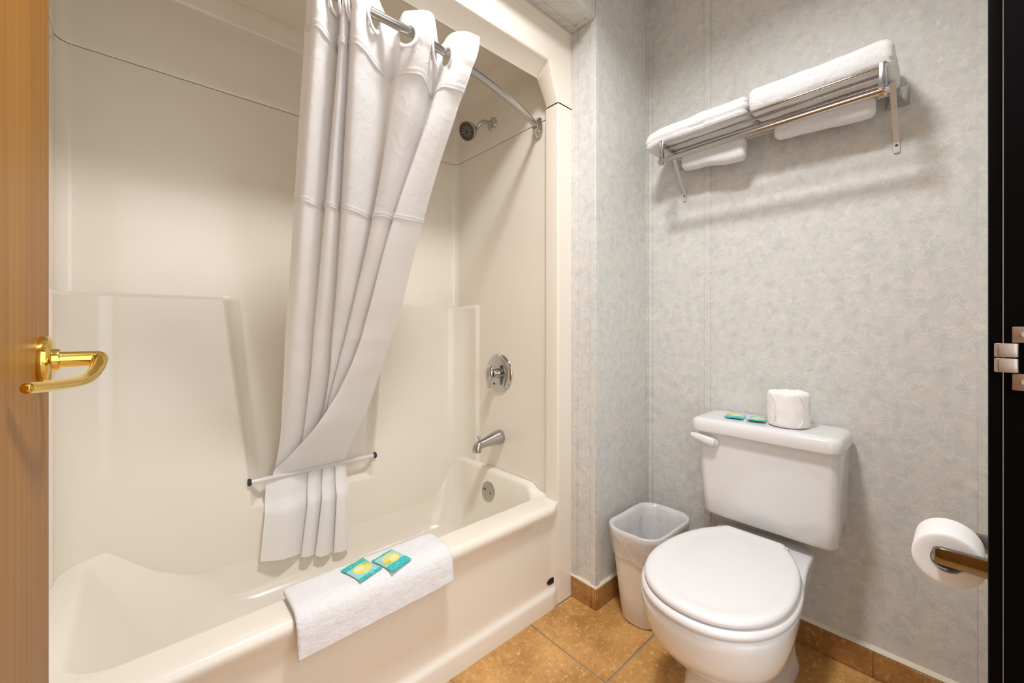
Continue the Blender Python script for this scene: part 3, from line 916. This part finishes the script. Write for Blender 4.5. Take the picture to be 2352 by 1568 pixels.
# tank
R_ = []
for z, x0, x1, y0, y1, r in ((.420, 1.56, 1.66, .29, .60, .03), (.421, 1.54, 1.68, .268, .625, .03), (.426, 1.527, 1.690, .256, .637, .03), (.436, 1.522, 1.694, .251, .642, .03), (.50, 1.519, 1.696, .248, .646, .03),
                             (.60, 1.514, 1.697, .245, .653, .03), (.70, 1.510, 1.698, .242, .660, .03), (.7225, 1.509, 1.698, .242, .661, .03)):
    R_.append(rrect(x0, x1, y0 + .002, y1 + .002, r, z, 8))
V, F = loft(R_, True, True, True); obj('tank', V, F, 'white', to, angle=50)
R_ = []
for z, d in ((.7225, .006), (.7235, .002), (.728, .0005), (.745, 0), (.757, .002), (.764, .006), (.768, .013), (.7695, .022), (.770, .04)):
    R_.append(rrect(1.488 + d, 1.703 - d * .4, .236 + d, .677 - d, max(.034 - d * .5, .012), z, 8))
V, F = loft(R_, True, True, True); obj('tank_lid', V, F, 'white', to, angle=60)
# flush lever on the front left of the tank
V, F = lathe([(0, .019), (.006, .0185), (.010, .015), (.012, .001)], (1.5105, .598, .690), (-1, 0, 0), 28); fl_ = obj('flush_lever', V, F, 'seat', to)
pl = smooth_path([(1.498, .590, .690), (1.493, .606, .692), (1.490, .630, .698), (1.489, .652, .703), (1.489, .670, .706)], 6)
V, F = tube(pl, [interp(i / (len(pl) - 1), [0, .15, .4, .8, 1], [.008, .0108, .0100, .0080, .0050]) for i in range(len(pl))], 18, 1.5); obj('lever_arm', V, F, 'seat', fl_)
# faint sticker on the tank side
box('sticker', (1.62, .2445, .455), (1.645, .2500, .475), 'flange_white', to)

# ------------------------------------------------------------------ items on the tank
def crumple(me, amp, sc):
    for v in me.vertices:
        n_ = noise.noise_vector(v.co * sc)
        v.co += n_ * amp
wp = [(0, .050), (.0015, .056), (.006, .0595), (.03, .061), (.06, .0615), (.09, .061), (.106, .0595), (.112, .055), (.113, .045), (.109, .026), (.106, .02), (.105, .004)]
V, F = lathe(wp, (1.592, .392, .7712), (0, 0, 1), 40)
bm = bmesh.new()
me = bpy.data.meshes.new('t'); me.from_pydata([tuple(v) for v in V], [], F); bm.from_mesh(me); bmesh.ops.subdivide_edges(bm, edges=bm.edges, cuts=2, use_grid_fill=True)
for v in bm.verts:
    d = Vector((v.co.x - 1.592, v.co.y - .392, 0)); k = sstep(.0, .05, d.length)
    a = math.atan2(d.y, d.x); h = v.co.z - .7712
    if d.length > .03:
        w_ = .0016 * noise.noise(Vector((cos(a) * 3, sin(a) * 3, h * 45))) + .0022 * abs(noise.noise(Vector((cos(a) * 5 + h * 30, sin(a) * 5 - h * 22, 3))))
        v.co += d.normalized() * (w_ - .0012)
    if h > .095: v.co.z += .003 * noise.noise(Vector((v.co.x * 60, v.co.y * 60, 1)))
wrp = bmobj('wrapped_toilet_roll', bm, 'wrap', None, angle=70)
tag(wrp, 'toilet roll in white paper wrapper standing on the tank lid', 'toilet roll')
# overlapping folds of the wrapper
def wrap_fold(pts, wdt=.004):
    P = [Vector((1.592 + .0632 * cos(radians(a)), .392 + .0632 * sin(radians(a)), .7712 + h)) for a, h in pts]
    V, F = tube(smooth_path(P, 6), wdt * .45, 8); return obj('wrapper_fold', V, F, 'wrap', wrp)
wrap_fold([(150, .104), (158, .085), (160, .05), (158, .028), (150, .012), (140, .008)], .0036)
wrap_fold([(222, .108), (228, .095), (232, .086)], .003); wrap_fold([(232, .03), (226, .016), (215, .006)], .003)

def packet(name, label, center, ang, tilt, up, size=(.073, .085), thick=.006, seed=0, curve=None):
    n, m = 16, 18
    top, bot = [], []
    M = Matrix.Translation(center) @ tilt.to_4x4() @ Matrix.Rotation(ang, 4, 'Z')
    for i in range(n + 1):
        for j in range(m + 1):
            a, b = i / n - .5, j / m - .5
            x = a * size[0] * (1 - .05 * (1 - (2 * b) ** 2)); y = b * size[1]
            e = max(0, 1 - (2 * a) ** 4) * max(0, 1 - (abs(2 * b) ** 5)) 
            h = thick * .5 * sqrt(max(e, 0)) + .0007
            wv = .0012 * noise.noise(Vector((a * 7 + seed, b * 7, seed))) 
            bend = up * (abs(2 * b) ** 2) * .003
            if abs(b) > .44: h = .0007; wv += .0005 * sin(a * 90)
            top.append(Vector((x, y, h + wv + bend))); bot.append(Vector((x, y, -h + wv * .4 + bend)))
    V = top + bot; F = []
    N = (n + 1) * (m + 1)
    for i in range(n):
        for j in range(m):
            k = i * (m + 1) + j
            F.append((k, k + m + 1, k + m + 2, k + 1)); F.append((N + k, N + k + 1, N + k + m + 2, N + k + m + 1))
    rim = [j for j in range(m + 1)] + [i * (m + 1) + m for i in range(1, n + 1)] + [n * (m + 1) + j for j in range(m - 1, -1, -1)] + [i * (m + 1) for i in range(n - 1, 0, -1)]
    for q in range(len(rim)):
        a, b = rim[q], rim[(q + 1) % len(rim)]; F.append((a, b, b + N, a + N))
    o = obj(name, V, F, 'packet', None, angle=60)
    o.matrix_world = M
    tag(o, label, 'soap packet', 'teal soap packets')
    return o
I3 = Matrix.Identity(3)
packet('soap_packet', 'teal and yellow soap packet at the outer left on the tank lid', Vector((1.592, .556, .7752)), radians(100), I3, 0, size=(.062, .074), seed=2)
packet('soap_packet', 'teal and yellow soap packet beside the wrapped roll on the tank', Vector((1.590, .484, .7775)), radians(-83), Matrix.Rotation(radians(-4), 3, 'X'), 0, size=(.058, .072), seed=5)

# ------------------------------------------------------------------ folded bath mat on the tub rim with soap
def mat_path(off):
    P = [(1.178, .404), (1.160, .405), (1.12, .405), (1.095, .4045), (1.080, .401), (1.070, .393), (1.065, .382), (1.062, .368), (1.060, .35), (1.058, .335), (1.057, .322)]
    P = [Vector((y, z)) for y, z in P]; out = []
    sp = []
    for i in range(len(P) - 1):
        for k in range(5): sp.append(P[i].lerp(P[i + 1], k / 5))
    sp.append(P[-1])
    for i, p in enumerate(sp):
        d = (sp[min(i + 1, len(sp) - 1)] - sp[max(i - 1, 0)]).normalized(); n_ = Vector((-d.y, d.x))
        if n_.y < 0 and n_.x > 0: n_ = -n_
        if n_.x > .3: n_ = -n_
        if n_.y < -.01: n_ = -n_
        out.append(p + n_ * off)
    return out
def mat_layer(off0, off1, x0, x1, seed, cut):
    A = mat_path(off0); B = mat_path(off1)
    if cut: A = A[:-cut]; B = B[:-cut]
    loop = B + [B[-1].lerp(A[-1], .5) + Vector((-.0005, -.0035))] + A[::-1] + [A[0].lerp(B[0], .5) + Vector((.004, 0))]
    rings = []
    nx = 120
    for i in range(nx + 1):
        t = i / nx; x = x0 + (x1 - x0) * t
        e = min(t, 1 - t) * (x1 - x0)
        k = sqrt(max(0, 1 - (1 - min(e / .006, 1)) ** 2))
        ring = []
        for j, p in enumerate(loop):
            j2 = len(loop) - 1
            mid = Vector(((A[min(j, len(A) - 1)] if j < len(B) else p)))
            c = p
            q = Vector((x, p.x, p.y))
            ring.append(q)
        # tuck the end rings towards the centre line for a rounded edge
        nB = len(B)
        for j in range(len(ring)):
            jj = j if j < nB else max(0, min(nB - 1, len(loop) - 2 - j))
            cpt = (A[jj] + B[jj]) * .5
            ring[j].y = cpt.x + (ring[j].y - cpt.x) * (.35 + .65 * k); ring[j].z = cpt.y + (ring[j].z - cpt.y) * (.35 + .65 * k)
        for j, q in enumerate(ring):
            if j < nB:
                f = noise.noise(q * 260 + Vector((seed, 0, 0))) * .0009 + noise.noise(q * 40 + Vector((seed, 4, 0))) * .0012
                s = j / nB
                q.y -= f * s; q.z += f * (1 - s)
            hang = sstep(.38, .33, q.z)
            q.z += .008 * (t - .5) * sstep(0, 1, (.40 - q.z) / .08 if q.z < .40 else 0)
        rings.append(ring)
    return loft(rings, True, True, True)
bmth = thing('folded_bath_mat', 'folded white terry bath mat draped over the tub rim', 'bath mat', (.49, 1.1, .33))
V, F = mat_layer(.0005, .0085, .272, .702, 1, 2); obj('lower_layer', V, F, 'terry', bmth, angle=70)
V, F = mat_layer(.0090, .0180, .270, .705, 7, 0); obj('upper_layer', V, F, 'terry', bmth, angle=70)
packet('soap_packet', 'teal and yellow soap packet on the bath mat, left one beside the curtain tail', Vector((.452, 1.121, .4275)), radians(16), Matrix.Rotation(radians(1.5), 3, 'X'), -.3, seed=11)
packet('soap_packet', 'teal and yellow soap packet on the bath mat, right one nearer the taps', Vector((.535, 1.107, .4275)), radians(196), Matrix.Rotation(radians(2.5), 3, 'X'), -.3, seed=17)

# ------------------------------------------------------------------ waste bin with liner
wbn = thing('waste_bin', 'ivory plastic waste bin in the corner beside the toilet', 'waste bin', (1.46, .82, 0))
def bin_ring(t, d=0, r=.066):
    return (1.338 + (1.308 - 1.338) * t + d, 1.585 + (1.618 - 1.585) * t - d, .745 + (.716 - .745) * t + d, .893 + (.922 - .893) * t - d, max(r - d, .004))
zz = .345
R_ = [rrect(*bin_ring(0, .006), 0, 8), rrect(*bin_ring(0), .006, 8), rrect(*bin_ring(.3), zz * .3, 8), rrect(*bin_ring(.6), zz * .6, 8), rrect(*bin_ring(.84, .003), zz * .84, 8), rrect(*bin_ring(.86, -.001), zz * .86, 8), rrect(*bin_ring(.99, -.002), zz * .985, 8), rrect(*bin_ring(1), zz, 8)]
R_ += [rrect(*bin_ring(1, .004), zz, 8), rrect(*bin_ring(.5, .005), zz * .5, 8), rrect(*bin_ring(0, .007), .008, 8)]
V, F = loft(R_, True, True, True); obj('body', V, F, 'bin', wbn, angle=50)
R_ = []
for t, d, z in ((.72, -.0035, zz * .70), (.80, -.0045, zz * .79), (.88, -.0065, zz * .88), (.96, -.0065, zz * .96), (1, -.006, zz + .002), (1, -.002, zz + .006), (1, .005, zz + .005), (.97, .010, zz * .97), (.88, .013, zz * .86), (.75, .017, zz * .72), (.55, .024, zz * .5), (.3, .03, zz * .28), (.1, .035, zz * .12)):
    ring = rrect(*bin_ring(t, d), z, 14)
    out = []
    for i, p in enumerate(ring):
        out.append(p)
        if i % 15 == 14:
            q = ring[(i + 1) % len(ring)]
            for s in range(1, 14): out.append(p.lerp(q, s / 14))
    cc = Vector((1.463, .819, 0))
    for p in out:
        n_ = noise.noise(Vector((p.x * 22, p.y * 22, p.z * 6 + 3))); n2 = noise.noise(Vector((p.x * 11, p.y * 11, p.z * 5)))
        d_ = Vector((p.x - cc.x, p.y - cc.y, 0)).normalized()
        inner = d > .008
        if inner: p -= d_ * (.007 * abs(n_) + .006 * abs(n2))
        else: p += d_ * (.0030 * abs(n_))
        if abs(z - zz) < .012: p.z += .0025 * n2
        if z < zz * .75 and not inner: p.z += .018 * n2
    R_.append(out)
V, F = loft(R_, True, False, True); lo = obj('bin_liner', V, F, 'liner', wbn, angle=60)
lo['label'] = 'clear plastic liner folded over the rim'

# ------------------------------------------------------------------ toilet paper on the near wall
tp = thing('toilet_paper_holder', 'chrome two-post toilet paper holder by the black door frame', 'paper holder', (1.25, YN, .64))
for x in (1.185, 1.315):
    rings = []
    for y, hh, hx in ((YN, .020, .009), (-.035, .018, .0075), (.0, .0172, .007), (.030, .0168, .0068), (.038, .0155, .0062), (.0425, .012, .005), (.0445, .006, .003)):
        rr = []
        for sx, sz, a0 in ((1, 1, 0), (-1, 1, 90), (-1, -1, 180), (1, -1, 270)):
            for k in range(4):
                a = radians(a0 + 30 * k); r = min(.003, hx * .6)
                rr.append(Vector((x + sx * (hx - r) + r * cos(a), y, .642 + sz * (hh - r) + r * sin(a))))
        rings.append(rr)
    V, F = loft(rings, True, True, True); obj('post', V, F, 'dark_reflect', tp, angle=40)
V, F = tube([(1.190, .022, .642), (1.310, .022, .642)], .0095, 20); obj('roller', V, F, 'satin', tp)
bm = bmesh.new()
cyr, czr, Rr, rh = .0225, .6300, .0520, .0245
pr = [(1.198, rh), (1.1985, rh + .004), (1.198, .035), (1.198, .046), (1.1985, Rr - .0015), (1.200, Rr), (1.298, Rr), (1.2995, Rr - .0015), (1.300, .04), (1.300, rh), (1.28, rh), (1.22, rh), (1.198, rh)]
rings = [[Vector((x, cyr + r * cos(2 * pi * k / 56), czr + r * sin(2 * pi * k / 56))) for k in range(56)] for x, r in pr]
V, F = loft(rings, True)
rl = thing('toilet_paper_roll', 'open white toilet paper roll hanging on the chrome holder', 'toilet roll', (1.25, cyr, czr - Rr))
obj('paper', V, F, 'paper', rl, angle=40)
rings = [[Vector((x, cyr + r * cos(2 * pi * k / 40), czr + r * sin(2 * pi * k / 40))) for k in range(40)] for x, r in ((1.199, rh - .0004), (1.299, rh - .0004), (1.299, rh - .0018), (1.199, rh - .0018), (1.199, rh - .0004))]
V, F = loft(rings, True); obj('cardboard_core', V, F, 'card', rl)

# ------------------------------------------------------------------ towel rack
XR = 1.489
rk = thing('towel_rack', 'chrome hotel towel rack mounted on the wall above the toilet', 'towel rack', (XW, .466, 1.75))
Y0, Y1 = .148, .784
V, F = tube([(XR, Y0, 1.737), (XR, Y1, 1.737)], .0095, 20); obj('front_tube', V, F, 'satin', rk)
for x in (XR, 1.545, 1.60, 1.655):
    V, F = tube([(x, Y0, 1.803), (x, Y1, 1.803)], .0048, 14); obj('shelf_rod', V, F, 'chrome', rk)
V, F = tube([(1.625, Y0, 1.780), (1.625, Y1, 1.780)], .006, 14); obj('rear_tube', V, F, 'satin', rk)
for y in (Y0, Y1):
    s = -1 if y == Y0 else 1
    box('end_plate', (XR - .006, y - .0085, 1.722), (XR + .006, y + .0085, 1.815), 'satin', rk, bev=.0022)
    V, F = lathe([(0, .0085), (.005, .0085), (.009, .006), (.010, .001)], (XR, y + s * .003, 1.803), (0, s, 0), 16); obj('end_cap', V, F, 'chrome', rk)
    V, F = lathe([(0, .012), (.005, .012), (.010, .009), (.012, .001)], (XR, y + s * .003, 1.737), (0, s, 0), 16); obj('end_cap', V, F, 'chrome', rk)
    # side arm back to the wall post
    V, F = loft([[Vector((x, y + dy, z + dz)) for dy, dz in ((-.003, -.009), (.003, -.009), (.003, .009), (-.003, .009))] for x, z in ((XR, 1.803), (1.62, 1.797), (XW - .03, 1.790))], True, True, True)
    obj('side_arm', V, F, 'chrome', rk, smooth=False)
    yc = y - s * (-.024) if s < 0 else y + .024
    yc = y + s * .012
    R_ = [[Vector((XW - d, yc + a * cos(radians(45 + 90 * k)) * 1.414, 1.795 + b * sin(radians(45 + 90 * k)) * 1.414)) for k in range(4)] for d, a, b in ((0, .027, .030), (.004, .027, .030), (.034, .013, .016), (.046, .010, .012), (.046, .002, .002))]
    V, F = loft(R_, True, True, True); obj('wall_post', V, F, 'chrome', rk, smooth=False)
    # lower brace: flat strip from the arm down to the wall, with screw tab
    yb2 = y + s * .010
    P = [(1.598, 1.800), (1.605, 1.792), (1.650, 1.730), (1.699, 1.668), (XW - .004, 1.660), (XW - .004, 1.628)]
    R_ = []
    for i, (x, z) in enumerate(P):
        a = Vector(P[max(i - 1, 0)]); b = Vector(P[min(i + 1, len(P) - 1)]); d = (b - a).normalized(); n_ = Vector((-d.y, d.x)) * .0016
        R_.append([Vector((x - n_.x, yb2 - .007, z - n_.y)), Vector((x + n_.x, yb2 - .007, z + n_.y)), Vector((x + n_.x, yb2 + .007, z + n_.y)), Vector((x - n_.x, yb2 + .007, z - n_.y))])
    V, F = loft(R_, True, True, True); bc = obj('brace', V, F, 'brushed', rk, smooth=False)
    V, F = lathe([(0, .0035), (.0012, .0035), (.0012, .001)], (XW - .0055, yb2, 1.650), (-1, 0, 0), 12); obj('screw', V, F, 'hole', bc)

# towels lying on the shelf and hanging under it
def soft_block(name, label, a, b, bev, seed, amp=.004, sag=None, folds=(), cat='towel', group=None):
    bm = bmesh.new()
    nx, ny, nzv = 14, 46, 12
    grid = {}
    def P(i, j, k):
        key = (i, j, k)
        if key in grid: return grid[key]
        u, v, w_ = i / nx, j / ny, k / nzv
        # rounded-box mapping
        c = [a[q] + (b[q] - a[q]) * t for q, t in enumerate((u, v, w_))]
        inner = [min(max(c[q], a[q] + bev[q]), b[q] - bev[q]) for q in range(3)]
        d = Vector([(c[q] - inner[q]) / bev[q] for q in range(3)])
        if d.length > 1e-6:
            m = max(abs(x) for x in d)
            d = d * (m / d.length)
        p = Vector([inner[q] + d[q] * bev[q] for q in range(3)])
        n_ = noise.noise(p * 14 + Vector((seed, 0, 0))) * amp + noise.noise(p * 70 + Vector((0, seed, 0))) * amp * .25
        cc = Vector([(a[q] + b[q]) / 2 for q in range(3)]); dd = (p - cc); dd = Vector((dd.x / (b[0] - a[0]), dd.y / (b[1] - a[1]) , dd.z / (b[2] - a[2]))).normalized()
        p += dd * n_
        for (fz, depth) in folds:      # creases between folded layers, on the ends and front
            zz_ = a[2] + (b[2] - a[2]) * fz
            g = math.exp(-((p.z - zz_) / .0022) ** 2)
            side = 1 if (i in (0, nx) or j in (0, ny)) else 0
            if side: p -= Vector((dd.x, dd.y, 0)) * depth * g
        if sag: p.z += sag(p)
        grid[key] = bm.verts.new(p); return grid[key]
    def face(vs):
        if len(set(vs)) == 4:
            try: bm.faces.new(vs)
            except ValueError: pass
    for j in range(ny):
        for k in range(nzv):
            for i in (0, nx): face([P(i, j, k), P(i, j + 1, k), P(i, j + 1, k + 1), P(i, j, k + 1)])
        for i in range(nx):
            for k in (0, nzv): face([P(i, j, k), P(i + 1, j, k), P(i + 1, j + 1, k), P(i, j + 1, k)])
    for i in range(nx):
        for k in range(nzv):
            for j in (0, ny): face([P(i, j, k), P(i + 1, j, k), P(i + 1, j, k + 1), P(i, j, k + 1)])
    o = bmobj(name, bm, 'terry', None, angle=80)
    tag(o, label, cat, group)
    return o
soft_block('folded_towel', 'folded white towel lying on the rack, nearer the corner', (1.500, .488, 1.8085), (1.690, .868, 1.884), (.03, .022, .036), 3, sag=lambda p: -.012 * sstep(.80, .88, p.y), folds=((.35, .006), (.68, .006)), group='folded towels on the rack shelf')
soft_block('folded_towel', 'folded white towel lying on the rack, nearer the door frame', (1.498, .126, 1.8085), (1.692, .4872, 1.893), (.03, .016, .034), 9, sag=lambda p: -.010 * sstep(.16, .12, p.y), folds=((.3, .006), (.62, .007)), group='folded towels on the rack shelf')
soft_block('hanging_towel', 'white towel hanging below the rack, nearer the corner', (1.600, .530, 1.702), (1.650, .765, 1.792), (.024, .018, .022), 21, amp=.003, sag=lambda p: (.028 * ((p.y - .53) / .235) + .0015 * sin(p.y * 40)) * sstep(1.785, 1.72, p.z), group='towels hanging under the rack')
soft_block('hanging_towel', 'white towel hanging below the rack, nearer the door frame', (1.600, .175, 1.725), (1.650, .440, 1.792), (.024, .018, .022), 27, amp=.003, sag=lambda p: (.018 * ((p.y - .17) / .27) - .0015 * sin(p.y * 35)) * sstep(1.785, 1.73, p.z), group='towels hanging under the rack')
